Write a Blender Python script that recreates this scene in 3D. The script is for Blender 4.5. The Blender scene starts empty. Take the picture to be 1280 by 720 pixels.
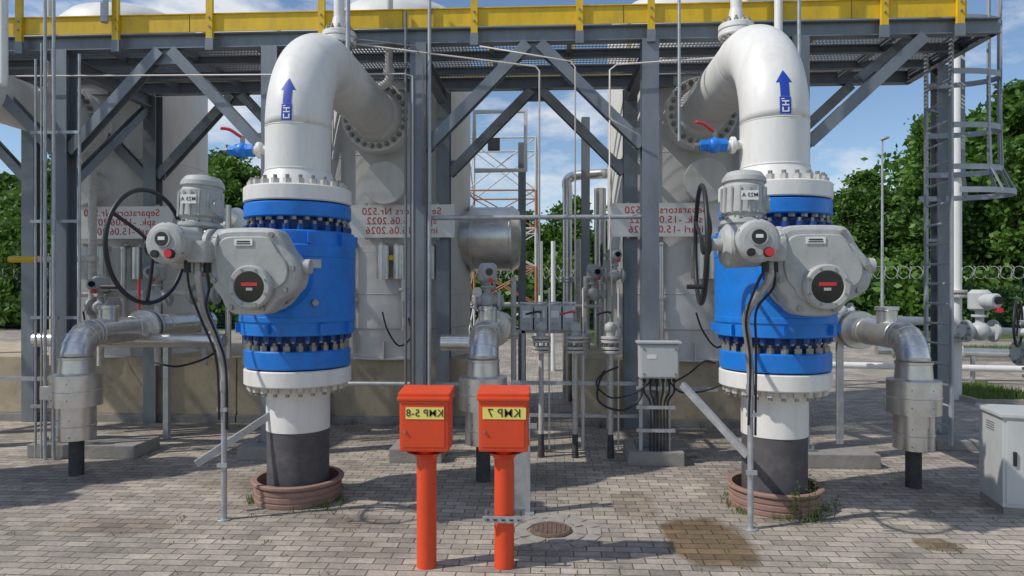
import bpy, bmesh, math, random
import numpy as np
from mathutils import Vector, Matrix, Euler
R=math.radians
random.seed(7); np.random.seed(7)
scene=bpy.context.scene
scene.view_settings.view_transform='Standard'
scene.view_settings.look='None'
scene.view_settings.exposure=0

# ------------------------------------------------------------------ materials
MATS={}
def nodes_of(m):
    m.use_nodes=True
    return m.node_tree.nodes, m.node_tree.links
def mat(name,col,rough=0.5,metal=0.0,var=0.12,scale=3.0,bump=0.0,bscale=40.0,dirt=None,dirt_amt=0.0,coat=0.0,stretch=1.0):
    m=bpy.data.materials.new(name); N,L=nodes_of(m)
    bs=N['Principled BSDF']
    bs.inputs['Roughness'].default_value=rough
    bs.inputs['Metallic'].default_value=metal
    if coat: bs.inputs['Coat Weight'].default_value=coat
    tc=N.new('ShaderNodeTexCoord'); mp=N.new('ShaderNodeMapping')
    mp.inputs['Scale'].default_value=(1,1,1/stretch)
    L.new(tc.outputs['Object'],mp.inputs['Vector'])
    nz=N.new('ShaderNodeTexNoise'); nz.inputs['Scale'].default_value=scale; nz.inputs['Detail'].default_value=6
    nz.inputs['Roughness'].default_value=0.65
    L.new(mp.outputs['Vector'],nz.inputs['Vector'])
    mr=N.new('ShaderNodeMapRange'); mr.inputs['From Min'].default_value=0.3; mr.inputs['From Max'].default_value=0.7
    mr.inputs['To Min'].default_value=1-var; mr.inputs['To Max'].default_value=1+var*0.6
    L.new(nz.outputs['Fac'],mr.inputs['Value'])
    mx=N.new('ShaderNodeVectorMath'); mx.operation='SCALE'
    mx.inputs[0].default_value=col[:3]
    L.new(mr.outputs['Result'],mx.inputs['Scale'])
    out=mx.outputs['Vector']
    if dirt is not None:
        n2=N.new('ShaderNodeTexNoise'); n2.inputs['Scale'].default_value=scale*2.7; n2.inputs['Detail'].default_value=8
        n2.inputs['Roughness'].default_value=0.7
        L.new(mp.outputs['Vector'],n2.inputs['Vector'])
        m2=N.new('ShaderNodeMapRange'); m2.inputs['From Min'].default_value=0.47; m2.inputs['From Max'].default_value=0.75
        m2.inputs['To Max'].default_value=dirt_amt
        L.new(n2.outputs['Fac'],m2.inputs['Value'])
        mi=N.new('ShaderNodeMix'); mi.data_type='RGBA'
        L.new(m2.outputs['Result'],mi.inputs['Factor']); L.new(out,mi.inputs['A']); mi.inputs['B'].default_value=(*dirt,1)
        out=mi.outputs['Result']
    L.new(out,bs.inputs['Base Color'])
    r2=N.new('ShaderNodeMapRange'); r2.inputs['To Min'].default_value=max(0.05,rough-0.12); r2.inputs['To Max'].default_value=min(1,rough+0.15)
    L.new(nz.outputs['Fac'],r2.inputs['Value']); L.new(r2.outputs['Result'],bs.inputs['Roughness'])
    if bump:
        n3=N.new('ShaderNodeTexNoise'); n3.inputs['Scale'].default_value=bscale; n3.inputs['Detail'].default_value=4
        L.new(tc.outputs['Object'],n3.inputs['Vector'])
        bp=N.new('ShaderNodeBump'); bp.inputs['Strength'].default_value=bump; bp.inputs['Distance'].default_value=0.01
        L.new(n3.outputs['Fac'],bp.inputs['Height']); L.new(bp.outputs['Normal'],bs.inputs['Normal'])
    MATS[name]=m
    return m
mat('white_paint',(0.78,0.77,0.745),0.42,0,0.07,1.5,bump=0.04,bscale=14,dirt=(0.46,0.42,0.36),dirt_amt=0.42,stretch=4)
mat('vessel_white',(0.70,0.69,0.665),0.5,0,0.10,1.0,dirt=(0.38,0.35,0.30),dirt_amt=0.42,stretch=5)
mat('blue_paint',(0.010,0.20,0.70),0.38,0,0.14,3,bump=0.1,bscale=60,dirt=(0.02,0.11,0.34),dirt_amt=0.5)
mat('navy_paint',(0.012,0.06,0.24),0.5,0,0.2,5)
mat('nut_steel',(0.34,0.33,0.31),0.42,0.6,0.3,12,dirt=(0.14,0.09,0.06),dirt_amt=0.5)
mat('nut_pale',(0.58,0.56,0.52),0.5,0.2,0.2,12,dirt=(0.26,0.18,0.12),dirt_amt=0.6)
mat('actuator_grey',(0.43,0.44,0.43),0.45,0,0.10,4,bump=0.15,bscale=90,dirt=(0.24,0.23,0.21),dirt_amt=0.45)
mat('black_rubber',(0.018,0.018,0.02),0.5,0,0.2,5)
mat('black_coating',(0.05,0.05,0.055),0.7,0,0.25,4,bump=0.2,bscale=50,dirt=(0.16,0.14,0.12),dirt_amt=0.4)
mat('grey_coating',(0.085,0.08,0.088),0.65,0,0.2,3,bump=0.2,bscale=40,dirt=(0.18,0.165,0.15),dirt_amt=0.5)
mat('red_plastic',(0.62,0.03,0.04),0.35)
mat('dark_glass',(0.012,0.012,0.014),0.08,0,0.0)
mat('steel_grey',(0.215,0.24,0.27),0.45,0.3,0.18,2.5,bump=0.1,bscale=30,dirt=(0.14,0.135,0.13),dirt_amt=0.5,stretch=3)
mat('galvanised',(0.45,0.47,0.49),0.42,0.5,0.2,8,dirt=(0.27,0.27,0.26),dirt_amt=0.4)
mat('galv_dark',(0.20,0.215,0.235),0.5,0.4,0.2,6)
mat('galv_light',(0.36,0.39,0.43),0.5,0.2,0.15,6)
mat('yellow_paint',(0.76,0.49,0.015),0.45,0,0.12,3,dirt=(0.35,0.22,0.05),dirt_amt=0.5,stretch=2)
mat('concrete',(0.48,0.40,0.28),0.9,0,0.18,1.6,bump=0.5,bscale=30,dirt=(0.22,0.175,0.13),dirt_amt=0.65,stretch=1.5)
mat('concrete_grey',(0.30,0.285,0.265),0.9,0,0.2,3,bump=0.5,bscale=30,dirt=(0.15,0.14,0.125),dirt_amt=0.5)
mat('terracotta',(0.31,0.185,0.15),0.8,0,0.2,6,bump=0.2,bscale=40,dirt=(0.30,0.25,0.21),dirt_amt=0.7)
mat('soil',(0.09,0.07,0.05),0.95,0,0.4,14,bump=1.0,bscale=30)
mat('cladding',(0.72,0.70,0.67),0.30,0.85,0.14,3,bump=0.14,bscale=7,dirt=(0.42,0.38,0.33),dirt_amt=0.4)
mat('orange_red',(0.76,0.075,0.018),0.42,0,0.10,4,bump=0.05,bscale=50,dirt=(0.42,0.07,0.04),dirt_amt=0.5,stretch=3)
mat('label_yellow',(0.85,0.72,0.18),0.5,0,0.04)
mat('label_white',(0.8,0.8,0.77),0.5,0,0.04)
mat('text_black',(0.02,0.02,0.02),0.6,0,0)
mat('text_red',(0.55,0.05,0.04),0.6,0,0)
mat('decal_blue',(0.015,0.06,0.42),0.45,0,0.05)
mat('tube_white',(0.68,0.62,0.58),0.4,0,0.05)
mat('cabinet_grey',(0.50,0.52,0.52),0.45,0,0.05,2,dirt=(0.32,0.31,0.28),dirt_amt=0.35,stretch=3)
mat('iron_brown',(0.17,0.12,0.09),0.75,0.2,0.3,20,bump=0.6,bscale=70)
mat('fence_green',(0.015,0.05,0.035),0.5,0,0.1)
mat('wire_pale',(0.42,0.43,0.43),0.5,0.2,0.1)
mat('mast_rust',(0.45,0.20,0.10),0.6,0,0.2)
mat('mast_white',(0.6,0.58,0.55),0.6,0,0.1)
mat('bark',(0.12,0.09,0.065),0.95,0,0.35,8,bump=0.8,bscale=20)
mat('kerb',(0.34,0.31,0.275),0.9,0,0.2,4,bump=0.3,dirt=(0.18,0.16,0.13),dirt_amt=.6)

def leaf_mat(name,c1,c2,scale=0.5):
    m=bpy.data.materials.new(name); N,L=nodes_of(m); bs=N['Principled BSDF']
    geo=N.new('ShaderNodeNewGeometry'); nz=N.new('ShaderNodeTexNoise'); nz.inputs['Scale'].default_value=scale; nz.inputs['Detail'].default_value=5
    L.new(geo.outputs['Position'],nz.inputs['Vector'])
    ad=N.new('ShaderNodeMath'); ad.operation='MULTIPLY_ADD'
    L.new(geo.outputs['Random Per Island'],ad.inputs[0]); ad.inputs[1].default_value=0.35
    L.new(nz.outputs['Fac'],ad.inputs[2])
    oi=N.new('ShaderNodeObjectInfo'); a2=N.new('ShaderNodeMath'); a2.operation='MULTIPLY_ADD'
    L.new(oi.outputs['Random'],a2.inputs[0]); a2.inputs[1].default_value=0.3; L.new(ad.outputs[0],a2.inputs[2])
    rp=N.new('ShaderNodeValToRGB'); e=rp.color_ramp.elements
    e[0].position=0.42; e[0].color=(*c1,1); e[1].position=0.98; e[1].color=(*c2,1)
    L.new(a2.outputs[0],rp.inputs['Fac'])
    L.new(rp.outputs['Color'],bs.inputs['Base Color']); bs.inputs['Roughness'].default_value=0.55
    tr=N.new('ShaderNodeBsdfTranslucent'); L.new(rp.outputs['Color'],tr.inputs['Color'])
    ms=N.new('ShaderNodeMixShader'); ms.inputs[0].default_value=0.35
    L.new(bs.outputs[0],ms.inputs[1]); L.new(tr.outputs[0],ms.inputs[2])
    L.new(ms.outputs[0],N['Material Output'].inputs['Surface'])
    MATS[name]=m
leaf_mat('foliage',(0.024,0.075,0.013),(0.12,0.235,0.03))
leaf_mat('grass_blade',(0.05,0.11,0.02),(0.17,0.24,0.06),3)

def make_paving():
    m=bpy.data.materials.new('paver_blocks'); N,L=nodes_of(m); bs=N['Principled BSDF']
    tc=N.new('ShaderNodeTexCoord')
    nw=N.new('ShaderNodeTexNoise'); nw.inputs['Scale'].default_value=1.2; L.new(tc.outputs['Object'],nw.inputs['Vector'])
    ws=N.new('ShaderNodeVectorMath'); ws.operation='SCALE'; ws.inputs['Scale'].default_value=0.035
    L.new(nw.outputs['Color'],ws.inputs[0])
    wa=N.new('ShaderNodeVectorMath'); wa.operation='ADD'; L.new(tc.outputs['Object'],wa.inputs[0]); L.new(ws.outputs[0],wa.inputs[1])
    br=N.new('ShaderNodeTexBrick'); L.new(wa.outputs[0],br.inputs['Vector'])
    br.inputs['Scale'].default_value=1.0; br.inputs['Brick Width'].default_value=0.24; br.inputs['Row Height'].default_value=0.12
    br.inputs['Mortar Size'].default_value=0.006; br.inputs['Mortar Smooth'].default_value=0.3; br.inputs['Bias'].default_value=0.0
    br.inputs['Color1'].default_value=(0.52,0.45,0.385,1); br.inputs['Color2'].default_value=(0.32,0.28,0.245,1)
    br.inputs['Mortar'].default_value=(0.12,0.10,0.07,1)
    n1=N.new('ShaderNodeTexNoise'); n1.inputs['Scale'].default_value=0.7; n1.inputs['Detail'].default_value=10; n1.inputs['Roughness'].default_value=0.74
    L.new(tc.outputs['Object'],n1.inputs['Vector'])
    r1=N.new('ShaderNodeMapRange'); r1.inputs['From Min'].default_value=0.34; r1.inputs['From Max'].default_value=0.64; r1.inputs['To Min'].default_value=0.5; r1.inputs['To Max'].default_value=1.12
    L.new(n1.outputs['Fac'],r1.inputs['Value'])
    n2=N.new('ShaderNodeTexNoise'); n2.inputs['Scale'].default_value=30; n2.inputs['Detail'].default_value=5
    L.new(tc.outputs['Object'],n2.inputs['Vector'])
    r2=N.new('ShaderNodeMapRange'); r2.inputs['From Min'].default_value=0.3; r2.inputs['From Max'].default_value=0.7; r2.inputs['To Min'].default_value=0.80; r2.inputs['To Max'].default_value=1.12
    L.new(n2.outputs['Fac'],r2.inputs['Value'])
    mm=N.new('ShaderNodeMath'); mm.operation='MULTIPLY'; L.new(r1.outputs[0],mm.inputs[0]); L.new(r2.outputs[0],mm.inputs[1])
    sc=N.new('ShaderNodeVectorMath'); sc.operation='SCALE'; L.new(br.outputs['Color'],sc.inputs[0]); L.new(mm.outputs[0],sc.inputs['Scale'])
    sp=N.new('ShaderNodeSeparateXYZ'); L.new(tc.outputs['Object'],sp.inputs[0])
    nn=N.new('ShaderNodeTexNoise'); nn.inputs['Scale'].default_value=5; nn.inputs['Detail'].default_value=5; L.new(tc.outputs['Object'],nn.inputs['Vector'])
    total=None
    for (cx,cy,hx,hy,amt) in [(1.45,6.30,0.40,0.62,1.0),(3.48,6.3,0.19,0.17,0.9),(2.95,8.2,0.35,0.3,0.6),(-1.9,6.6,0.3,0.2,0.35),(0.9,7.3,0.25,0.5,0.4),(-4.2,6.4,.6,.25,.4),(-.4,8.4,.5,.3,.4),(-3.6,7.9,.5,.35,.4)]:
        def axis(o,c,h):
            a=N.new('ShaderNodeMath'); a.operation='SUBTRACT'; L.new(o,a.inputs[0]); a.inputs[1].default_value=c
            b=N.new('ShaderNodeMath'); b.operation='DIVIDE'; L.new(a.outputs[0],b.inputs[0]); b.inputs[1].default_value=h
            ab=N.new('ShaderNodeMath'); ab.operation='ABSOLUTE'; L.new(b.outputs[0],ab.inputs[0])
            c_=N.new('ShaderNodeMath'); c_.operation='POWER'; L.new(ab.outputs[0],c_.inputs[0]); c_.inputs[1].default_value=3.0
            return c_.outputs[0]
        s=N.new('ShaderNodeMath'); s.operation='ADD'; L.new(axis(sp.outputs['X'],cx,hx),s.inputs[0]); L.new(axis(sp.outputs['Y'],cy,hy),s.inputs[1])
        s2=N.new('ShaderNodeMath'); s2.operation='MULTIPLY_ADD'; L.new(nn.outputs['Fac'],s2.inputs[0]); s2.inputs[1].default_value=1.6; L.new(s.outputs[0],s2.inputs[2])
        mr=N.new('ShaderNodeMapRange'); mr.inputs['From Min'].default_value=1.9; mr.inputs['From Max'].default_value=1.35; mr.inputs['To Max'].default_value=amt
        L.new(s2.outputs[0],mr.inputs['Value'])
        if total is None: total=mr.outputs[0]
        else:
            t=N.new('ShaderNodeMath'); t.operation='MAXIMUM'; L.new(total,t.inputs[0]); L.new(mr.outputs[0],t.inputs[1]); total=t.outputs[0]
    dk=N.new('ShaderNodeVectorMath'); dk.operation='MULTIPLY'; L.new(sc.outputs[0],dk.inputs[0]); dk.inputs[1].default_value=(0.50,0.40,0.27)
    mi=N.new('ShaderNodeMix'); mi.data_type='RGBA'; L.new(total,mi.inputs['Factor']); L.new(sc.outputs[0],mi.inputs['A']); L.new(dk.outputs[0],mi.inputs['B'])
    nm=N.new('ShaderNodeTexNoise'); nm.inputs['Scale'].default_value=1.1; nm.inputs['Detail'].default_value=6; L.new(tc.outputs['Object'],nm.inputs['Vector'])
    rm=N.new('ShaderNodeMapRange'); rm.inputs['From Min'].default_value=0.46; rm.inputs['From Max'].default_value=0.58; L.new(nm.outputs['Fac'],rm.inputs['Value'])
    mf=N.new('ShaderNodeMath'); mf.operation='MULTIPLY'; L.new(rm.outputs[0],mf.inputs[0]); L.new(br.outputs['Fac'],mf.inputs[1])
    m3=N.new('ShaderNodeMix'); m3.data_type='RGBA'; L.new(mf.outputs[0],m3.inputs['Factor']); L.new(mi.outputs['Result'],m3.inputs['A']); m3.inputs['B'].default_value=(0.09,0.105,0.035,1)
    L.new(m3.outputs['Result'],bs.inputs['Base Color'])
    rr=N.new('ShaderNodeMapRange'); rr.inputs['To Min'].default_value=0.88; rr.inputs['To Max'].default_value=0.55; L.new(total,rr.inputs['Value']); L.new(rr.outputs[0],bs.inputs['Roughness'])
    inv=N.new('ShaderNodeMath'); inv.operation='SUBTRACT'; inv.inputs[0].default_value=1; L.new(br.outputs['Fac'],inv.inputs[1])
    h=N.new('ShaderNodeMath'); h.operation='MULTIPLY_ADD'; L.new(n2.outputs['Fac'],h.inputs[0]); h.inputs[1].default_value=0.3; L.new(inv.outputs[0],h.inputs[2])
    bp=N.new('ShaderNodeBump'); bp.inputs['Strength'].default_value=0.6; bp.inputs['Distance'].default_value=0.008
    L.new(h.outputs[0],bp.inputs['Height']); L.new(bp.outputs['Normal'],bs.inputs['Normal'])
    MATS['paver']=m
make_paving()
mat('grass',(0.075,0.15,0.025),0.95,0,0.45,1.5,bump=1.0,bscale=25,dirt=(0.14,0.16,0.05),dirt_amt=0.6)
mat('ground_field',(0.07,0.12,0.03),0.95,0,0.4,0.3,bump=0.5,bscale=5)

# ------------------------------------------------------------------ builder
def V(*a): return Vector(a)
def basis(d):
    d=Vector(d).normalized()
    t=Vector((0,0,1)) if abs(d.z)<0.95 else Vector((1,0,0))
    u=t.cross(d).normalized(); v=d.cross(u).normalized()
    return u,v,d
class B:
    def __init__(s): s.v=[];s.f=[];s.m=[];s.sm=[];s.mats=[]
    def mi(s,m):
        if m not in s.mats: s.mats.append(m)
        return s.mats.index(m)
    def add(s,vs,fs,m,sm=False):
        o=len(s.v); s.v.extend([tuple(x) for x in vs]); k=s.mi(m)
        for f in fs: s.f.append([i+o for i in f]); s.m.append(k); s.sm.append(sm)
    def cyl(s,p0,p1,r,m,r1=None,seg=20,caps=True):
        p0=Vector(p0);p1=Vector(p1); r1=r if r1 is None else r1
        u,v,d=basis(p1-p0)
        def ring(p,rr): return [p+u*(rr*math.cos(2*math.pi*i/seg))+v*(rr*math.sin(2*math.pi*i/seg)) for i in range(seg)]
        a=ring(p0,r);b=ring(p1,r1)
        s.add(a+b,[[i,(i+1)%seg,(i+1)%seg+seg,i+seg] for i in range(seg)],m,seg>8)
        if caps:
            s.add(a,[list(range(seg))[::-1]],m); s.add(b,[list(range(seg))],m)
    def rev(s,prof,base,axis,m,seg=48,smooth=False,caps=True):
        base=Vector(base);u,v,d=basis(axis)
        def ring(z,r): return [base+d*z+u*(r*math.cos(2*math.pi*i/seg))+v*(r*math.sin(2*math.pi*i/seg)) for i in range(seg)]
        if smooth:
            vs=[];fs=[]
            for z,r in prof: vs+=ring(z,r)
            for k in range(len(prof)-1):
                for i in range(seg):
                    j=(i+1)%seg; fs.append([k*seg+i,k*seg+j,(k+1)*seg+j,(k+1)*seg+i])
            s.add(vs,fs,m,True)
        else:
            for k in range(len(prof)-1):
                a=ring(*prof[k]);b=ring(*prof[k+1])
                s.add(a+b,[[i,(i+1)%seg,(i+1)%seg+seg,i+seg] for i in range(seg)],m,True)
        if caps:
            if prof[0][1]>1e-4: s.add(ring(*prof[0]),[list(range(seg))[::-1]],m)
            if prof[-1][1]>1e-4: s.add(ring(*prof[-1]),[list(range(seg))],m)
    def disc(s,base,axis,r,h,m,seg=40,bev=0.008):
        s.rev([(0,r-bev),(bev,r),(h-bev,r),(h,r-bev)],base,axis,m,seg)
    def tube(s,pts,r,m,seg=8,smoothpath=0):
        pts=[Vector(p) for p in pts]
        if smoothpath:
            out=[]
            n=len(pts)
            for i in range(n-1):
                p0=pts[max(i-1,0)];p1=pts[i];p2=pts[i+1];p3=pts[min(i+2,n-1)]
                for k in range(smoothpath):
                    t=k/smoothpath
                    out.append(0.5*((2*p1)+(-p0+p2)*t+(2*p0-5*p1+4*p2-p3)*t*t+(-p0+3*p1-3*p2+p3)*t**3))
            out.append(pts[-1]); pts=out
        n=len(pts); vs=[];fs=[]
        u=None
        for i,p in enumerate(pts):
            d=(pts[min(i+1,n-1)]-pts[max(i-1,0)]).normalized()
            if u is None: u,v,_=basis(d)
            else:
                u=(u-d*u.dot(d)); u=u.normalized() if u.length>1e-5 else basis(d)[0]
            v=d.cross(u)
            rr=r[i] if isinstance(r,(list,tuple)) else r
            vs+=[p+u*(rr*math.cos(2*math.pi*k/seg))+v*(rr*math.sin(2*math.pi*k/seg)) for k in range(seg)]
        for i in range(n-1):
            for k in range(seg):
                j=(k+1)%seg; fs.append([i*seg+k,i*seg+j,(i+1)*seg+j,(i+1)*seg+k])
        fs.append(list(range(seg))[::-1]); fs.append([(n-1)*seg+k for k in range(seg)])
        s.add(vs,fs,m,True)
    def box(s,c,sz,m,rot=None,bev=0.0):
        c=Vector(c); hx,hy,hz=[a/2 for a in sz]
        rm=Matrix.Identity(3) if rot is None else (Matrix.Rotation(rot,3,'Z') if isinstance(rot,(int,float)) else rot)
        if bev>0:
            bm=bmesh.new(); bmesh.ops.create_cube(bm,size=1.0)
            for v in bm.verts: v.co=Vector((v.co.x*sz[0],v.co.y*sz[1],v.co.z*sz[2]))
            bmesh.ops.bevel(bm,geom=list(bm.edges),offset=bev,segments=2,affect='EDGES',profile=0.7)
            bm.verts.index_update()
            s.add([c+rm@v.co for v in bm.verts],[[v.index for v in f.verts] for f in bm.faces],m)
            bm.free(); return
        vs=[c+rm@Vector((x,y,z)) for x in(-hx,hx) for y in(-hy,hy) for z in(-hz,hz)]
        s.add(vs,[[0,1,3,2],[4,6,7,5],[0,4,5,1],[2,3,7,6],[0,2,6,4],[1,5,7,3]],m)
    def bar(s,p0,p1,w,h,m,up=None):
        p0=Vector(p0);p1=Vector(p1); d=(p1-p0); L_=d.length; d.normalize()
        if up is None: up=Vector((0,0,1)) if abs(d.z)<0.9 else Vector((0,1,0))
        else: up=Vector(up)
        u=d.cross(up).normalized(); v=u.cross(d).normalized()
        rm=Matrix((u,d,v)).transposed()
        s.box((p0+p1)/2,(w,L_,h),m,rm)
    def hbeam(s,p0,p1,w,h,m,up=None,t=0.014):
        p0=Vector(p0);p1=Vector(p1); d=(p1-p0).normalized()
        if up is None: up=Vector((0,0,1)) if abs(d.z)<0.9 else Vector((0,1,0))
        else: up=Vector(up)
        u=d.cross(up).normalized(); v=u.cross(d).normalized()
        s.bar(p0+v*(h/2-t/2),p1+v*(h/2-t/2),w,t,m,v)
        s.bar(p0-v*(h/2-t/2),p1-v*(h/2-t/2),w,t,m,v)
        s.bar(p0,p1,t*0.8,h-2*t,m,v)
    def torus(s,c,axis,Rr,r,m,seg=48,s2=10):
        c=Vector(c);u,v,d=basis(axis); vs=[];fs=[]
        for i in range(seg):
            a=2*math.pi*i/seg; e=u*math.cos(a)+v*math.sin(a)
            for k in range(s2):
                b=2*math.pi*k/s2; vs.append(c+e*(Rr+r*math.cos(b))+d*(r*math.sin(b)))
        for i in range(seg):
            for k in range(s2):
                fs.append([i*s2+k,((i+1)%seg)*s2+k,((i+1)%seg)*s2+(k+1)%s2,i*s2+(k+1)%s2])
        s.add(vs,fs,m,True)
    def nuts(s,c,axis,Rr,n,r,h,m,seg=6,stud=0.0,ms=None,ph=0.0):
        c=Vector(c);u,v,d=basis(axis)
        for i in range(n):
            a=2*math.pi*(i+0.5)/n+ph; p=c+(u*math.cos(a)+v*math.sin(a))*Rr
            s.cyl(p,p+d*h,r,m,seg=seg)
            if stud: s.cyl(p+d*h,p+d*(h+stud),r*0.55,ms or m,seg=8)
    def sphere(s,c,r,m,sc=(1,1,1),seg=16,rings=10):
        c=Vector(c); vs=[];fs=[]
        for j in range(rings+1):
            t=math.pi*j/rings
            for i in range(seg):
                a=2*math.pi*i/seg
                vs.append(c+Vector((r*sc[0]*math.sin(t)*math.cos(a),r*sc[1]*math.sin(t)*math.sin(a),-r*sc[2]*math.cos(t))))
        for j in range(rings):
            for i in range(seg):
                k=(i+1)%seg; fs.append([j*seg+i,j*seg+k,(j+1)*seg+k,(j+1)*seg+i])
        s.add(vs,fs,m,True)
    def extr(s,pts,y0,y1,m,inset=0.03):
        n=len(pts); cx=sum(p[0] for p in pts)/n; cz=sum(p[1] for p in pts)/n
        def sc(k): return [(cx+(p[0]-cx)*k,cz+(p[1]-cz)*k) for p in pts]
        k=1-inset/0.4; k2=1-inset*.35/.4
        lay=[(sc(k),y0),(sc(k2),y0+inset*.35),(sc(1),y0+inset),(sc(1),y1-inset),(sc(k),y1)]
        for a in range(len(lay)-1):
            A=[V(p[0],lay[a][1],p[1]) for p in lay[a][0]]; C=[V(p[0],lay[a+1][1],p[1]) for p in lay[a+1][0]]
            s.add(A+C,[[i,(i+1)%n,(i+1)%n+n,i+n][::-1] for i in range(n)],m,False)
        s.add([V(p[0],y0,p[1]) for p in lay[0][0]],[list(range(n))],m)
        s.add([V(p[0],y1,p[1]) for p in lay[-1][0]],[list(range(n))[::-1]],m)
    def mesh(s,name):
        me=bpy.data.meshes.new(name); me.from_pydata(s.v,[],s.f)
        for m in s.mats: me.materials.append(MATS[m])
        me.polygons.foreach_set('material_index',s.m); me.polygons.foreach_set('use_smooth',s.sm)
        me.update(); return me
    def obj(s,name,loc=(0,0,0),parent=None,rz=0):
        o=bpy.data.objects.new(name,s.mesh(name)); scene.collection.objects.link(o); o.location=loc; o.rotation_euler=(0,0,rz)
        if parent: o.parent=parent
        return o
def link(name,me,loc=(0,0,0),rz=0,sc=1,parent=None):
    o=bpy.data.objects.new(name,me); scene.collection.objects.link(o); o.location=loc; o.rotation_euler=(0,0,rz)
    o.scale=(sc,sc,sc) if not isinstance(sc,(tuple,list)) else sc
    if parent: o.parent=parent
    return o
def text(name,body,loc,size,m,parent=None,mirror=True,rot=(math.pi/2,0,0),align='CENTER',off=.002):
    c=bpy.data.curves.new(name,'FONT'); c.body=body; c.size=size; c.align_x=align; c.align_y='CENTER'; c.extrude=0.001; c.offset=size*off
    c.space_line=0.95; c.space_character=1.06
    c.materials.append(MATS[m])
    o=bpy.data.objects.new(name,c); scene.collection.objects.link(o); o.location=loc; o.rotation_euler=rot
    o.scale=(-1 if mirror else 1,1,1)
    if parent: o.parent=parent
    return o
def chamfer_path(P,r=.25,k=5):
    n=len(P); out=[]
    for i in range(n):
        a=Vector((*P[i-1],0));b=Vector((*P[i],0));c=Vector((*P[(i+1)%n],0))
        p=b.lerp(a,r); q=b.lerp(c,r)
        for j in range(k+1):
            t=j/k; w=p*(1-t)**2+b*2*t*(1-t)+q*t*t; out.append((w.x,w.y))
    return out

# ------------------------------------------------------------------ ground
def sheet(name,x0,x1,y0,y1,z,m):
    b=B(); b.add([(x0,y0,z),(x1,y0,z),(x1,y1,z),(x0,y1,z)],[[0,1,2,3]],m); return b.obj(name)
sheet('ground',-900,900,-300,1500,-0.02,'ground_field')
sheet('paving',-34,36,-6,36,0.0,'paver')
def lawn(x0,x1,y0,y1):
    b=B(); b.add([(x0,y0,0.05),(x1,y0,0.05),(x1,y1,0.05),(x0,y1,0.05)],[[0,1,2,3]],'grass')
    w=0.1
    b.box(((x0+x1)/2,y0-w/2,0.045),(x1-x0+2*w,w,0.11),'kerb'); b.box(((x0+x1)/2,y1+w/2,0.045),(x1-x0+2*w,w,0.11),'kerb')
    b.box((x0-w/2,(y0+y1)/2,0.045),(w,y1-y0,0.11),'kerb'); b.box((x1+w/2,(y0+y1)/2,0.045),(w,y1-y0,0.11),'kerb')
    n=int((x1-x0)*(y1-y0)*60); n=min(max(n,1500),9000)
    for i in range(n):
        x=random.uniform(x0,x1);y=random.uniform(y0,y1);a=random.uniform(0,6.28);h=random.uniform(.05,.2);w_=.018
        dx,dy=math.cos(a)*w_,math.sin(a)*w_
        b.add([(x-dx,y-dy,.05),(x+dx,y+dy,.05),(x+random.uniform(-.05,.05),y+random.uniform(-.05,.05),.05+h)],[[0,1,2]],'grass_blade')
    return b.obj('lawn')
lawn(-33,-9.5,20,25)
lawn(8.55,10.0,14.0,16.2)
lawn(12.8,34,22.2,27)
lawn(1.2,5,27,35)
lawn(6,34,30.5,35.5)

# manhole
b=B()
b.rev([(0,.20),(.012,.197),(.02,.155),(.024,.0)],(0,0,0.004),(0,0,1),'iron_brown',36,caps=False)
b.torus((0,0,.018),(0,0,1),.178,.010,'iron_brown',36,6)
for i in range(-3,4):
    l=math.sqrt(max(0,.145**2-(i*.042)**2))
    b.box((i*.042,0,.026),(.014,2*l,.012),'iron_brown')
for i in range(9):
    a=2*math.pi*i/9; c=V(math.cos(a)*.275,math.sin(a)*.275,0.004)
    b.box(c,(.12,.165,.014),'kerb',a+random.uniform(-.08,.08),0.005)
for i in range(14):
    a=2*math.pi*i/14; c=V(math.cos(a)*.41,math.sin(a)*.41,0.003)
    b.box(c,(.125,.165,.012),'kerb',a+random.uniform(-.08,.08),0.005)
b.obj('manhole_cover',(0.03,6.48,0))

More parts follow.
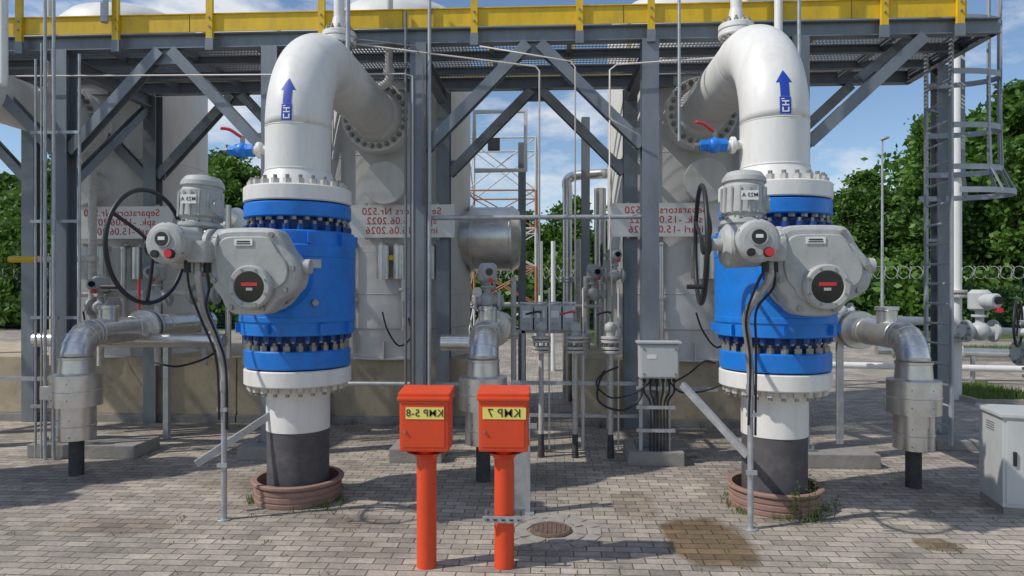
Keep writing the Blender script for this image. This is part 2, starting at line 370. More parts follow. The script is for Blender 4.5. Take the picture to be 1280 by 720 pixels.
# ------------------------------------------------------------------ valve riser assembly
def riser():
    b=B(); Z=(0,0,1); O=(0,0,0)
    prof=[(0,.455)]
    for z in (0.01,.075,.14):
        prof+=[(z,.462),(z+.035,.466),(z+.04,.450),(z+.055,.450),(z+.06,.462)]
    prof+=[(.20,.47),(.205,.488),(.228,.490),(.236,.480),(.234,.43),(.06,.425)]
    b.rev(prof,O,Z,'terracotta',56,caps=False)
    b.cyl((0,0,0),(0,0,.10),.44,'soil',seg=40)
    b.cyl((0,0,.05),(0,0,.76),.33,'grey_coating',seg=48)
    b.rev([(.76,.331),(.764,.338),(1.12,.338),(1.27,.41)],O,Z,'white_paint',48,caps=False)
    b.disc((0,0,1.27),Z,.565,.17,'white_paint',64,.012)
    b.nuts((0,0,1.27),(0,0,-1),.49,24,.042,.06,'nut_pale',stud=.035,ms='nut_steel')
    b.cyl((0,0,1.44),(0,0,1.455),.44,'black_rubber',seg=40)
    b.disc((0,0,1.455),Z,.56,.19,'blue_paint',64,.012)
    b.nuts((0,0,1.645),Z,.50,24,.040,.055,'nut_steel',stud=.03,ms='nut_steel')
    b.rev([(1.645,.45),(1.80,.45)],O,Z,'navy_paint',48,caps=False)
    b.nuts((0,0,1.80),(0,0,-1),.535,24,.035,.05,'navy_paint',stud=.02,ms='nut_steel',ph=.13)
    b.rev([(1.80,.57),(1.81,.60),(1.93,.60),(1.95,.613),(2.0,.613),(2.005,.607),(2.62,.607),(2.625,.613),(2.74,.613),(2.755,.60),(2.885,.60),(2.90,.57)],O,Z,'blue_paint',72)
    for a in (R(200),R(250),R(300),R(335),R(30),R(150)):
        b.box((.622*math.cos(a),.622*math.sin(a),2.82),(.06,.035,.12),'blue_paint',a,.006)
        b.box((.622*math.cos(a+.2),.622*math.sin(a+.2),1.88),(.05,.035,.10),'blue_paint',a+.2,.006)
    a=R(305); b.box((.612*math.cos(a),.612*math.sin(a),2.55),(.006,.14,.09),'galvanised',a); b.cyl((.58*math.cos(a),.58*math.sin(a),2.15),(.66*math.cos(a),.66*math.sin(a),2.15),.035,'nut_steel',seg=6)
    b.rev([(2.90,.46),(3.04,.46)],O,Z,'navy_paint',48,caps=False)
    b.nuts((0,0,2.90),Z,.535,24,.038,.06,'navy_paint',stud=.035,ms='nut_steel')
    b.nuts((0,0,3.04),(0,0,-1),.50,24,.036,.035,'nut_steel',ph=.13)
    b.disc((0,0,3.04),Z,.565,.155,'blue_paint',64,.012)
    b.cyl((0,0,3.195),(0,0,3.21),.44,'black_rubber',seg=40)
    b.disc((0,0,3.21),Z,.57,.165,'white_paint',64,.012)
    b.nuts((0,0,3.375),Z,.49,24,.042,.06,'nut_pale',stud=.035,ms='nut_steel')
    b.rev([(3.375,.43),(3.56,.352),(3.565,.358),(3.575,.358),(3.58,.35),(4.04,.35)],O,Z,'white_paint',56,caps=False)
    b.torus((0,0,4.04),Z,.348,.007,'white_paint',56,6)
    n=24; pts=[(0,1-math.cos(t)*1.0,4.04+math.sin(t)*1.0) for t in [math.pi/2*i/n for i in range(n+1)]]
    b.tube(pts,.35,'white_paint',56)
    b.torus((0,1.0,5.04),(0,1,0),.348,.007,'white_paint',56,6)
    b.cyl((0,1.0,5.04),(0,3.3,5.04),.35,'white_paint',seg=56)
    b.rev([(3.2,.35),(3.38,.42)],(0,0,5.04),(0,1,0),'white_paint',48,caps=False)
    b.disc((0,3.38,5.04),(0,1,0),.555,.15,'white_paint',56,.01)
    b.nuts((0,3.38,5.04),(0,-1,0),.48,24,.042,.055,'nut_steel',stud=.04)
    b.disc((0,3.545,5.04),(0,1,0),.555,.15,'white_paint',56,.01)
    b.cyl((0,3.69,5.04),(0,4.3,5.04),.40,'white_paint',seg=48)
    # top nozzle
    b.cyl((0,1.47,5.3),(0,1.47,5.52),.11,'white_paint')
    b.disc((0,1.47,5.50),Z,.22,.07,'white_paint',32); b.disc((0,1.47,5.58),Z,.22,.07,'white_paint',32)
    b.nuts((0,1.47,5.65),Z,.165,12,.028,.04,'nut_steel',stud=.03); b.nuts((0,1.47,5.50),(0,0,-1),.165,12,.028,.04,'nut_steel')
    b.cyl((0,1.47,5.6),(0,1.47,5.85),.12,'white_paint',r1=.08); b.cyl((0,1.47,5.85),(0,1.47,7.4),.07,'white_paint')
    # saddle vent
    b.tube([(.2,2.5,5.2),(.36,2.5,5.28),(.42,2.5,5.36),(.42,2.5,5.5)],.06,'white_paint',14,4); b.cyl((.42,2.5,5.4),(.42,2.5,7.2),.06,'white_paint')
    b.disc((.42,2.5,5.42),Z,.085,.08,'white_paint',20)
    # small blue ball valve with red lever
    b.cyl((-.3,0,3.82),(-.52,0,3.82),.05,'white_paint'); b.disc((-.41,0,3.82),(-1,0,0),.09,.05,'white_paint',20)
    b.cyl((-.50,0,3.82),(-.56,0,3.82),.075,'blue_paint',seg=6); b.cyl((-.56,0,3.82),(-.70,0,3.82),.07,'blue_paint'); b.sphere((-.63,0,3.82),.085,'blue_paint')
    b.cyl((-.70,0,3.82),(-.78,0,3.82),.06,'blue_paint',seg=6); b.cyl((-.78,0,3.82),(-.84,0,3.82),.03,'nut_steel')
    b.cyl((-.63,0,3.88),(-.63,0,3.97),.025,'nut_steel')
    b.tube([(-.62,0,3.96),(-.66,-.02,3.98),(-.75,-.05,4.04),(-.84,-.08,4.05)],.018,'red_plastic',8,4)
    # ---- gear box, facing -Y
    g='actuator_grey'
    b.cyl((0,-.5,2.40),(0,-.72,2.40),.34,'blue_paint',seg=40); b.disc((0,-.80,2.40),(0,1,0),.33,.07,g,40)
    b.nuts((0,-.80,2.40),(0,-1,0),.29,10,.028,.03,'nut_steel')
    b.cyl((0,-.95,2.40),(0,-.78,2.40),.26,g,seg=32)
    poly=[(-.34,.40),(-.26,.44),(.20,.44),(.27,.39),(.34,.24),(.43,.14),(.47,.02),(.44,-.12),(.34,-.20),(.24,-.24),(.19,-.33),(.10,-.37),(-.16,-.37),(-.25,-.31),(-.29,-.2),(-.37,-.12),(-.41,.05),(-.41,.3)]
    poly=chamfer_path(poly,.4,3)
    b.extr([(x,2.42+z) for x,z in poly],-1.22,-.93,g,.04)
    b.extr([(x*.78,2.45+z*.74) for x,z in poly],-1.245,-1.20,g,.012)
    for (x,z) in [(-.33,.33),(.20,.37),(.40,.06),(.33,-.14),(.12,-.31),(-.18,-.30),(-.34,-.05)]:
        b.cyl((x,-1.215,2.42+z),(x,-1.245,2.42+z),.026,'nut_steel',seg=6)
    b.box((-.05,-1.252,2.72),(.17,.006,.06),'label_white'); b.box((-.05,-1.256,2.727),(.12,.004,.012),'text_black'); b.box((-.05,-1.256,2.707),(.13,.004,.008),'text_black')
    b.rev([(0,.20),(.06,.20),(.085,.185),(.085,.145),(.06,.14)],(.03,-1.24,2.31),(0,-1,0),g,40,caps=False)
    b.nuts((.03,-1.325,2.31),(0,-1,0),.165,8,.012,.008,'nut_steel')
    b.cyl((.03,-1.24,2.31),(.03,-1.305,2.31),.143,'dark_glass',seg=36)
    b.box((.03,-1.309,2.335),(.15,.004,.03),'red_plastic'); b.box((.03,-1.309,2.29),(.06,.004,.025),'actuator_grey')
    b.box((.30,-1.1,2.33),(.14,.22,.12),g,None,.03)
    b.cyl((.40,-1.08,2.50),(.52,-1.08,2.50),.07,g,seg=20)
    # worm housing
    b.cyl((-.25,-1.08,2.67),(-.52,-1.08,2.67),.155,g,seg=28); b.disc((-.30,-1.08,2.67),(-1,0,0),.19,.05,g,28); b.disc((-.40,-1.08,2.67),(-1,0,0),.19,.05,g,28)
    b.nuts((-.45,-1.08,2.67),(-1,0,0),.165,8,.018,.02,'nut_steel')
    # main actuator body
    b.rev([(0,.15),(.03,.19),(.30,.20),(.34,.16),(.36,.10)],(-.48,-1.08,2.68),(-1,0,0),g,32)
    b.box((-.63,-1.05,2.70),(.26,.30,.34),g,None,.05)
    # motor on top
    b.rev([(0,.15),(.04,.205),(.07,.205),(.09,.17),(.12,.17),(.14,.2),(.38,.195),(.40,.18),(.42,.18),(.43,.20),(.47,.195),(.52,.16),(.54,.08),(.545,0)],(-.60,-.98,2.84),(.03,.06,1),g,32)
    for i in range(16):
        a=i*math.pi/8; b.bar((-.60+.2*math.cos(a),-.975+.2*math.sin(a),2.98),(-.595+.2*math.cos(a),-.965+.2*math.sin(a),3.22),.012,.012,g,(0,1,0))
    b.nuts((-.60,-.98,2.93),(0,0,1),.188,8,.016,.02,'nut_steel')
    b.cyl((-.46,-1.02,3.06),(-.38,-1.04,3.06),.075,g,seg=20)
    b.box((-.60,-1.192,3.13),(.15,.006,.085),'label_white',None)
    # control head, toward -Y
    b.rev([(0,.15),(.03,.175),(.33,.165),(.36,.185),(.40,.185),(.43,.16),(.44,.12)],(-.61,-1.12,2.69),(-.05,-1,.02),g,32)
    b.nuts((-.628,-1.50,2.697),(-.05,-1,.02),.17,6,.016,.03,'nut_steel')
    b.cyl((-.632,-1.55,2.73),(-.634,-1.575,2.73),.075,g,seg=24); b.cyl((-.634,-1.56,2.73),(-.634,-1.58,2.73),.062,'dark_glass',seg=24)
    b.box((-.634,-1.583,2.735),(.06,.004,.03),'label_white')
    b.cyl((-.56,-1.5,2.60),(-.56,-1.60,2.60),.042,'black_rubber',seg=16); b.cyl((-.56,-1.59,2.60),(-.56,-1.615,2.60),.036,'red_plastic',seg=16)
    b.cyl((-.70,-1.5,2.60),(-.70,-1.585,2.60),.034,'black_rubber',seg=16)
    b.box((-.45,-1.28,2.63),(.22,.22,.20),g,None,.035)
    b.cyl((-.46,-1.30,2.55),(-.46,-1.30,2.42),.035,'nut_steel',seg=12); b.cyl((-.52,-1.36,2.55),(-.52,-1.36,2.44),.03,'black_rubber',seg=12)
    b.cyl((-.40,-1.24,2.55),(-.40,-1.24,2.44),.03,'black_rubber',seg=12)
    # handwheel
    b.cyl((-.82,-1.14,2.69),(-.98,-1.14,2.69),.055,g,seg=20); b.disc((-.94,-1.14,2.69),(-1,0,0),.09,.07,'black_rubber',24)
    hw=V(-1.02,-1.14,2.69); b.torus(hw,(1,-.12,0),.53,.021,'black_rubber',64,10)
    for i in range(3):
        a=i*2*math.pi/3+.5; p=hw+V(.12*math.cos(a)*.53,math.cos(a)*.53,math.sin(a)*.53)
        m1=hw+V(.05,math.cos(a)*.08,math.sin(a)*.08)
        b.tube([m1,hw+V(.035,math.cos(a)*.25,math.sin(a)*.25),p],.017,'black_rubber',8,3)
    b.cyl(hw+V(-.06,-.37,-.38),hw+V(-.20,-.37,-.38),.02,'black_rubber',seg=12)
    # conduit post and flexible hose
    b.cyl((-.47,-.76,0),(-.47,-.76,1.3),.028,'galvanised',seg=14); b.disc((-.47,-.76,0.0),Z,.07,.012,'galvanised',16,.002)
    b.cyl((-.47,-.76,1.28),(-.47,-.76,1.38),.04,'galvanised',seg=14)
    b.tube([(-.47,-.76,1.34),(-.47,-.76,1.5),(-.51,-.82,1.8),(-.56,-.95,2.05),(-.50,-1.15,2.25),(-.46,-1.28,2.38),(-.46,-1.30,2.46)],.036,'galvanised',12,6)
    b.tube([(-.43,-.78,0.9),(-.43,-.80,1.5),(-.46,-.90,1.8),(-.50,-1.05,2.1),(-.40,-1.2,2.3),(-.40,-1.24,2.46)],.012,'black_rubber',8,6)
    b.tube([(-.50,-.80,1.0),(-.50,-.86,1.6),(-.58,-1.0,2.0),(-.57,-1.22,2.28),(-.52,-1.36,2.46)],.012,'black_rubber',8,6)
    b.box((-.47,-.80,.55),(.10,.02,.04),'galvanised'); b.box((-.47,-.80,1.1),(.10,.02,.04),'galvanised')
    # arrow decal conforming to the pipe/elbow
    def surf(a,s):
        r=.3535; x=r*math.sin(a)
        if s<=0: return V(x,-r*math.cos(a),4.04+s)
        t=s/1.35; q=1.0+r*math.cos(a)
        return V(x,1-q*math.cos(t),4.04+q*math.sin(t))
    def quadpatch(a0,a1,s0,s1,m,b0=None,b1=None,nx=6,ns=8):
        vs=[];fs=[]
        for j in range(ns+1):
            f=j/ns; A0=a0+((b0 if b0 is not None else a0)-a0)*f; A1=a1+((b1 if b1 is not None else a1)-a1)*f
            for i in range(nx+1): vs.append(surf(A0+(A1-A0)*i/nx,s0+(s1-s0)*f))
        for j in range(ns):
            for i in range(nx): fs.append([j*(nx+1)+i,j*(nx+1)+i+1,(j+1)*(nx+1)+i+1,(j+1)*(nx+1)+i])
        b.add(vs,fs,m,True)
    quadpatch(-.13,.13,.205,.36,'decal_blue')
    quadpatch(-.23,.23,.3605,.50,'decal_blue',-.001,.001)
    quadpatch(-.16,.16,.02,.2,'decal_blue')
    def lt(a0,a1,s0,s1):
        vs=[surf(a,s)+V(0,-.004,0) for a,s in ((a0,s0),(a1,s0),(a1,s1),(a0,s1))]
        b.add(vs,[[0,1,2,3]],'label_white')
    lt(-.10,.10,.04,.053); lt(-.10,-.06,.053,.09); lt(.06,.10,.053,.09)
    lt(-.10,.10,.105,.118); lt(-.10,.10,.145,.158); lt(-.015,.015,.118,.145); lt(-.12,-.03,.170,.180)
    return b.mesh('pipe_riser_with_valve')
RM=riser()
VX=[-2.74,2.40,-7.88]
for x in VX:
    o=link('pipe_riser_with_valve',RM,(x,7.38,0))
    text('actuator_label','M23 A',(-.60,-1.197,3.13),.05,'text_black',o)

# ------------------------------------------------------------------ separator vessels
def vessel():
    b=B()
    b.rev([(1.1,1.33),(1.13,1.33),(1.14,1.27),(1.6,1.27),(1.62,1.30),(2.9,1.30)],(0,0,0),(0,0,1),'vessel_white',72,caps=False)
    b.rev([(2.9,1.305),(3.0,1.305),(3.005,1.30),(6.9,1.30)],(0,0,0),(0,0,1),'vessel_white',72,caps=False)
    b.rev([(6.9,1.3),(7.1,1.24),(7.3,1.05),(7.45,.7),(7.5,0.0)],(0,0,0),(0,0,1),'vessel_white',72,smooth=True,caps=False)
    for z in (2.2,4.55,6.1): b.torus((0,0,z),(0,0,1),1.299,.012,'vessel_white',72,6)
    b.cyl((.10,-1.65,4.0),(.10,-1.1,4.0),.28,'vessel_white',seg=32)
    b.disc((.10,-1.72,4.0),(0,1,0),.35,.05,'vessel_white',40); b.disc((.10,-1.665,4.0),(0,1,0),.35,.05,'vessel_white',40)
    b.nuts((.10,-1.615,4.0),(0,1,0),.315,16,.022,.03,'nut_steel')
    for x,z0,z1 in ((-.55,1.2,3.0),(.35,1.6,2.9),(.62,1.3,2.95)):
        y=-math.sqrt(1.3**2-x*x)-.13
        b.cyl((x,y,z0),(x,y,z1),.05,'cladding',seg=16)
        b.tube([(x,y,z1-.02),(x,y,z1+.06),(x,y+.08,z1+.08),(x,y+.2,z1+.08)],.05,'cladding',12,3)
        b.disc((x,y,(z0+z1)/2),(0,0,1),.09,.05,'nut_pale',20); 
    for x in (.02,.28,.80):
        y=-math.sqrt(1.3**2-x*x)-.12
        b.cyl((x,y,2.45),(x,y,3.0),.11,'cladding',seg=24); b.rev([(0,.11),(.05,.06)],(x,y,3.0),(0,0,1),'cladding',24)
    b.box((.45,-1.42,1.95),(.2,.12,.28),'actuator_grey',None,.02); b.box((.1,-1.44,2.80),(.22,.03,.08),'yellow_paint',None,.01)
    b.tube([(.45,-1.45,1.8),(.50,-1.5,1.5),(.3,-1.5,1.35),(.1,-1.45,1.6),(.0,-1.4,1.9)],.015,'black_rubber',8,5)
    b.rev([(1.1,.52),(1.34,.52),(1.35,.62),(1.40,.62),(1.41,.58),(2.05,.58),(2.06,.60),(2.10,.60),(2.22,.50),(2.26,0.01)],(0,-.1,3.2),(1,0,0),'cladding',48,caps=False)
    for i in range(12):
        a=2*math.pi*i/12; b.box((1.3*math.cos(a),1.3*math.sin(a),1.25),(.10,.02,.3),'vessel_white',a)
    return b.mesh('separator_vessel')
VM=vessel()
for x in VX: link('separator_vessel',VM,(x,12.6,0))
for x in (-7.15,-2.4,1.9):
    b=B(); b.box((0,0,3.40),(1.75,.012,.54),'label_white')
    for dx in (-.6,.6): b.box((dx,.04,3.40),(.04,.06,.6),'galvanised')
    o=b.obj('separator_sign',(x,11.12,0))
    text('sign_text','Separators Nr.520\nspk. -15.06.2022\ninarl -15.06.2026',(0,-.009,3.40),.165,'text_red',o)

b=B()
for x0,x1 in ((-13,-5.32),(-5.3,-1.34),(.53,4.05)):
    b.box(((x0+x1)/2,12.9,.62),(x1-x0,3.0,.98),'concrete',None,.02)
    b.box(((x0+x1)/2,12.9,.065),(x1-x0+.06,3.06,.13),'concrete_grey',None,.01)
b.obj('concrete_plinth')

# ------------------------------------------------------------------ steel platform
b=B(); S='steel_grey'
FX=[-11.9,-8.9,-6.75,-3.785,-1.74,1.355,3.30]
YF,YB=9.2,11.35
for x in FX:
    for y in (YF,YB):
        b.hbeam((x,y,.2 if y==YF else 0.0),(x,y,5.6),.22,.22,S,(0,1,0))
        if y==YF:
            b.box((x,y,.19),(.36,.36,.024),S)
            for sx in (-.14,.14):
                for sy in (-.14,.14): b.cyl((x+sx,y+sy,.2),(x+sx,y+sy,.25),.02,'nut_steel',seg=6)
    b.hbeam((x,YF+.11,5.46),(x,YB-.11,5.46),.14,.2,S)
for x,w in ((-6.3,1.5),(-3.785,.7),(-1.74,.7),(1.40,.72),(3.62,1.2),(-8.9,.7),(-11.9,.7)):
    b.box((x,9.2,.09),(w,.62,.18),'concrete_grey',None,.015)
b.hbeam((5.84,10.5,.15),(5.84,10.5,5.6),.17,.2,S,(0,1,0)); b.box((5.8,10.3,.07),(.6,.7,.14),'concrete_grey',None,.015)
b.hbeam((.73,13.3,0),(.73,13.3,5.6),.16,.16,S,(0,1,0)); b.hbeam((-.55,14.6,0),(-.55,14.6,5.4),.16,.16,S,(0,1,0))
XL,XR=-12.3,5.85
for y in (YF,YB): b.hbeam((XL,y,5.70),(XR,y,5.70),.14,.2,S)
for y in (9.9,10.6): b.hbeam((XL,y,5.68),(XR,y,5.68),.08,.12,S)
b.hbeam((XR-.05,YF,5.70),(XR-.05,YB,5.70),.1,.2,S)
for x in np.arange(XL+.5,XR,1.1): b.bar((x,YF+.08,5.73),(x,YB-.08,5.73),.06,.1,S)
for x in np.arange(XL,XR,.05): b.box((x,(YF+YB)/2,5.815),(.006,YB-YF,.03),'galv_dark')
for y in np.arange(YF,YB,.1): b.box(((XL+XR)/2,y,5.822),(XR-XL,.01,.012),'galv_dark')
def brace(p0,p1,w=.15,h=.15): b.hbeam(p0,p1,w,h,S,(0,1,0),.012)
for y in (YF,YB):
    for xa,xb in ((-6.75,-3.785),(-1.74,1.355),(-11.9,-8.9)):
        xm=(xa+xb)/2
        brace((xm-.08,y,5.58),(xa+.1,y,4.2)); brace((xm+.08,y,5.58),(xb-.1,y,4.2))
        b.box((xm,y-.0,5.50),(.42,.03,.2),S)
        b.box((xa+.16,y,4.3),(.12,.03,.26),S); b.box((xb-.16,y,4.3),(.12,.03,.26),S)
    brace((4.9,y,5.58),(3.42,y,4.2))
    brace((-8.2,y,5.58),(-6.85,y,4.2))
for x in (-6.75,3.3,-11.9):
    b.hbeam((x-.05,YF+.1,3.7),(x-.05,YB-.1,5.35),.12,.12,S,(1,0,0),.012)
b.hbeam((4.3,YF+.5,5.2),(5.9,YF+.5,6.5),.12,.12,S,(0,1,0),.01)
b.cyl((-1.63,9.18,3.25),(1.245,9.18,3.25),.032,'galvanised',seg=10)
b.cyl((-3.6,9.3,.98),(-.8,9.3,.98),.03,'galvanised',seg=10)
b.bar((-8,9.05,1.05),(-6.4,9.05,1.05),.05,.05,'galvanised')
b.bar((1.4,9.0,.98),(2.2,9.0,.98),.05,.05,'galvanised')
plat=b.obj('steel_platform')
b=B(); Yp='yellow_paint'
b.box(((XL+5.4)/2,YF-.09,5.925),(5.4-XL,.012,.24),Yp)
b.box(((XL+5.4)/2,YF-.10,6.045),(5.4-XL,.035,.012),Yp)
b.box(((XL+5.4)/2,YB+.09,5.925),(5.4-XL,.012,.20),Yp)
for i,x in enumerate([-11.6,-10,-8.6,-7.3,-5.92,-4.6,-3.05,-.98,.42,1.36,3.0,4.35,5.3]):
    b.box((x,YF-.125,6.25),(.09,.05,1.1),Yp); b.box((x,YF-.125,5.62),(.11,.05,.16),S)
    for z in (5.86,5.98): b.cyl((x,YF-.15,z),(x,YF-.165,z),.016,'nut_steel',seg=6)
    b.box((x,YB+.125,6.25),(.05,.05,1.1),Yp)
for x in np.arange(XL+1.5,5.2,2.95): b.box((x,YF-.0975,5.925),(.006,.004,.238),'text_black')
for z in (6.42,6.8):
    b.cyl((XL,YF-.12,z),(5.4,YF-.12,z),.024,Yp,seg=10); b.cyl((XL,YB+.12,z),(5.4,YB+.12,z),.024,Yp,seg=10)
b.obj('handrail',parent=plat)

# caged ladder
b=B(); Cg='galv_light'
LX=5.5
for y in (9.62,10.24): b.bar((LX,y,.15),(LX,y,6.9),.03,.07,Cg,(0,1,0))
for z in np.arange(.4,6.8,.28): b.cyl((LX,9.62,z),(LX,10.24,z),.017,Cg,seg=8)
def hoop(z,rx,ry):
    return [V(LX+rx*math.sin(t)**.8 if 0<t<math.pi else LX,9.93-ry*math.cos(t),z) for t in [math.pi*i/16 for i in range(17)]]
hz=[(6.75,.82,.36),(5.98,.82,.36),(5.25,.82,.36),(4.52,.82,.36),(3.95,.84,.38),(3.62,1.0,.50)]
hs=[hoop(*h) for h in hz]
for h in hs:
    for i in range(16): b.bar(h[i],h[i+1],.010,.075,Cg,(0,0,1))
for i in (3,6,8,10,13):
    for k in range(len(hs)-1): b.bar(hs[k][i],hs[k+1][i],.055,.010,Cg,hs[k][i]-V(LX+.3,9.93,hs[k][i].z))
for z in (1.2,3.0,4.9): b.bar((LX,10.24,z),(5.80,10.45,z),.04,.04,'steel_grey')
b.obj('caged_ladder')

# ------------------------------------------------------------------ red marker posts
def marker(name,x,y,txt,lw,tw):
    b=B(); o_='orange_red'
    b.cyl((0,0,0),(0,0,.98),.082,o_,seg=28)
    b.rev([(0,.085),(.03,.11),(.06,.17)],(0,0,.90),(0,0,1),o_,28,caps=False)
    b.box((0,0,1.185),(.40,.27,.42),o_,None,.018)
    b.box((0,-.005,1.405),(.43,.30,.03),o_,None,.01)
    b.box((0,.01,1.44),(.425,.285,.05),o_,Matrix.Rotation(R(6),3,'X'),.012)
    b.box((0,-.137,1.185),(.34,.006,.34),o_,None,.002)
    b.cyl((-.15,-.14,1.14),(-.15,-.155,1.14),.012,'nut_steel',seg=10)
    for z in (1.06,1.3): b.cyl((.203,-.12,z-.03),(.203,-.12,z+.03),.010,o_,seg=8)
    b.box((0.01,-.143,1.29),(lw,.003,.095),'label_yellow')
    o=b.obj(name,(x,y,0)); text('label_text',txt,(0.01,-.1465,1.29),tw,'text_black',o)
    return o
marker('marker_post',-1.0,5.60,'KMP 5-8',.31,.082)
o=marker('marker_post',-.36,5.63,'KMP 7',.35,.095)
b=B()
z=.42
b.box((0,-.10,z),(.34,.02,.05),'galvanised'); b.box((0,.09,z),(.34,.02,.05),'galvanised')
for i in range(5): b.box((-.13+i*.065,-.113,z),(.03,.006,.012),'text_black')
for sx in(-.14,.14): b.cyl((sx,-.12,z),(sx,.11,z),.01,'nut_steel',seg=8)
b.obj('strut_clamp',parent=o)
b=B()
b.box((0,0,.5),(.16,.012,1.0),'galvanised'); b.box((-.076,.04,.5),(.010,.07,1.0),'galvanised'); b.box((.076,.04,.5),(.010,.07,1.0),'galvanised')
b.box((0,.03,.01),(.24,.2,.02),'galvanised'); b.box((0,-.02,.9),(.3,.03,.05),'galvanised')
b.obj('channel_stand',(-.26,6.95,0))

# ------------------------------------------------------------------ insulated drain pipes
def small_valve(b,x,y,z,s=1.0,wheel=True,ax=(1,0,0),m='actuator_grey'):
    P=V(x,y,z); ax=Vector(ax)
    b.sphere(P,.11*s,m); b.disc(P-ax*.17*s,ax,.13*s,.035*s,m,20); b.disc(P+ax*.135*s,ax,.13*s,.035*s,m,20)
    b.cyl(P-ax*.2*s,P+ax*.2*s,.07*s,m,seg=14)
    b.nuts(P-ax*.17*s,-ax,.10*s,8,.015*s,.02*s,'nut_steel')
    b.cyl(P,P+V(0,0,.24*s),.045*s,m,seg=14); b.disc(P+V(0,0,.16*s),(0,0,1),.085*s,.03*s,m,18)
    b.rev([(0,.09*s),(.02*s,.12*s),(.2*s,.12*s),(.24*s,.08*s)],P+V(0,.0,.24*s),(0,0,1),m,20)
    b.rev([(0,.08*s),(.16*s,.09*s),(.18*s,.07*s)],P+V(0,-.08*s,.35*s),(.2,-1,0),m,18)
    b.cyl(P+V(.04*s,-.25*s,.36*s),P+V(.045*s,-.285*s,.36*s),.045*s,'dark_glass',seg=14)
    b.cyl(P+V(.06*s,-.2*s,.25*s),P+V(.06*s,-.28*s,.25*s),.03*s,'red_plastic',seg=12)
    if wheel:
        c=P+V(-.22*s,0,.36*s); b.cyl(P+V(0,0,.36*s),c,.03*s,m,seg=10); b.torus(c,(1,0,0),.2*s,.013*s,'black_rubber',32,6)
        for i in range(3):
            a=i*2.09+.3; b.cyl(c,c+V(0,math.cos(a)*.2*s,math.sin(a)*.2*s),.01*s,'black_rubber',seg=6)
def drain(extra):
    b=B(); C='cladding'
    b.cyl((0,0,0),(0,0,.5),.085,'black_coating',seg=24)
    b.rev([(.44,.10),(.45,.215),(.85,.215),(.855,.225),(.86,.225)],(0,0,0),(0,0,1),C,36,caps=False)
    b.rev([(.855,.225),(.86,.285),(1.24,.285),(1.26,.20)],(0,0,0),(0,0,1),C,36,caps=True)
    for z in (.62,1.05): b.torus((0,0,z),(0,0,1),.216 if z<.8 else .286,.008,C,36,6)
    for z in (.50,.70,.95,1.15):
        for a in (R(240),R(285)): rr=.216 if z<.8 else .286; b.sphere((rr*math.cos(a),rr*math.sin(a),z),.009,'nut_steel',seg=6,rings=4)
    b.rev([(1.25,.20),(1.42,.19),(1.425,.20),(1.45,.20),(1.455,.18)],(0,0,0),(0,0,1),C,32,caps=False)
    n=5; rad=.30
    cs=[V(0,rad-rad*math.cos(math.pi/2*i/n),1.43+rad*math.sin(math.pi/2*i/n)) for i in range(n+1)]
    b.tube([cs[0]]+[ (cs[i]+cs[i+1])/2 for i in range(n)]+[cs[-1]],.178,C,32)
    for i in range(n):
        p=(cs[i]+cs[i+1])/2; b.torus(p,cs[i+1]-cs[i],.178,.006,C,32,6)
    yt=rad
    b.cyl((0,yt,1.73),(0,3.25,1.73),.17,C,seg=36)
    for y in (.33,1.1,1.9,2.7): b.torus((0,y,1.73),(0,1,0),.171,.007,C,36,6)
    b.cyl((.0,.62,1.73),(.0,.62,2.02),.12,C,seg=24); b.disc((0,.62,2.02),(0,0,1),.14,.05,C,24)
    b.disc((0,1.35,1.73),(0,1,0),.26,.06,C,32); b.disc((0,1.48,1.73),(0,1,0),.26,.06,C,32)
    b.bar((0,2.0,0),(0,2.0,1.55),.08,.08,'galvanised'); b.box((0,2.0,1.54),(.34,.1,.03),'galvanised')
    if extra:
        small_valve(b,0,.62,2.14,1.0,False)
        b.cyl((-.1,.3,2.25),(-.1,.26,2.25),.06,'nut_pale',seg=20)
        b.cyl((-.55,.3,1.62),(-.1,.3,1.62),.10,C,seg=24)
    return b.obj('insulated_drain_pipe')
for x,e in ((-5.8,False),(-.77,True),(4.22,False)):
    o=drain(e); o.location=(x,8.12,0)

# ------------------------------------------------------------------ impulse line manifold (centre)
b=B()
for i,x in enumerate((-.09,.37,.85)):
    b.cyl((x,9.3,0),(x,9.3,.32),.05,'black_coating',seg=14,r1=.038); b.cyl((x,9.3,.3),(x,9.3,1.46),.036,'nut_pale',seg=14)
    for z in (1.42,1.47,1.56,1.61): b.disc((x,9.3,z),(0,0,1),.13,.035,'nut_pale',24,.004)
    b.nuts((x,9.3,1.46),(0,0,1),.1,8,.013,.1,'nut_steel')
    b.cyl((x,9.3,1.6),(x,9.3,1.75),.06,'actuator_grey',seg=14); b.sphere((x,9.3,1.76),.085,'actuator_grey')
    b.cyl((x,9.3,1.8),(x,9.3,2.0),.02,'nut_steel'); b.tube([(x,9.3,1.96),(x-.05,9.22,1.98),(x-.2,9.1,1.95)],.015,'red_plastic' if i==1 else 'black_rubber',8,3)
    b.cyl((x,9.3,1.76),(x,9.9,1.76),.035,'nut_pale',seg=12)
    b.cyl((x+.11,9.35,.1),(x+.11,9.35,2.3),.012,'tube_white',seg=8)
b.bar((-.5,9.36,1.0),(1.3,9.36,1.0),.04,.05,'galvanised'); b.bar((-.5,9.4,.55),(1.3,9.4,.55),.04,.04,'galvanised')
b.bar((-.35,9.75,0),(-.35,9.75,1.7),.05,.05,'galvanised'); b.bar((.5,9.75,0),(.5,9.75,1.7),.05,.05,'galvanised')
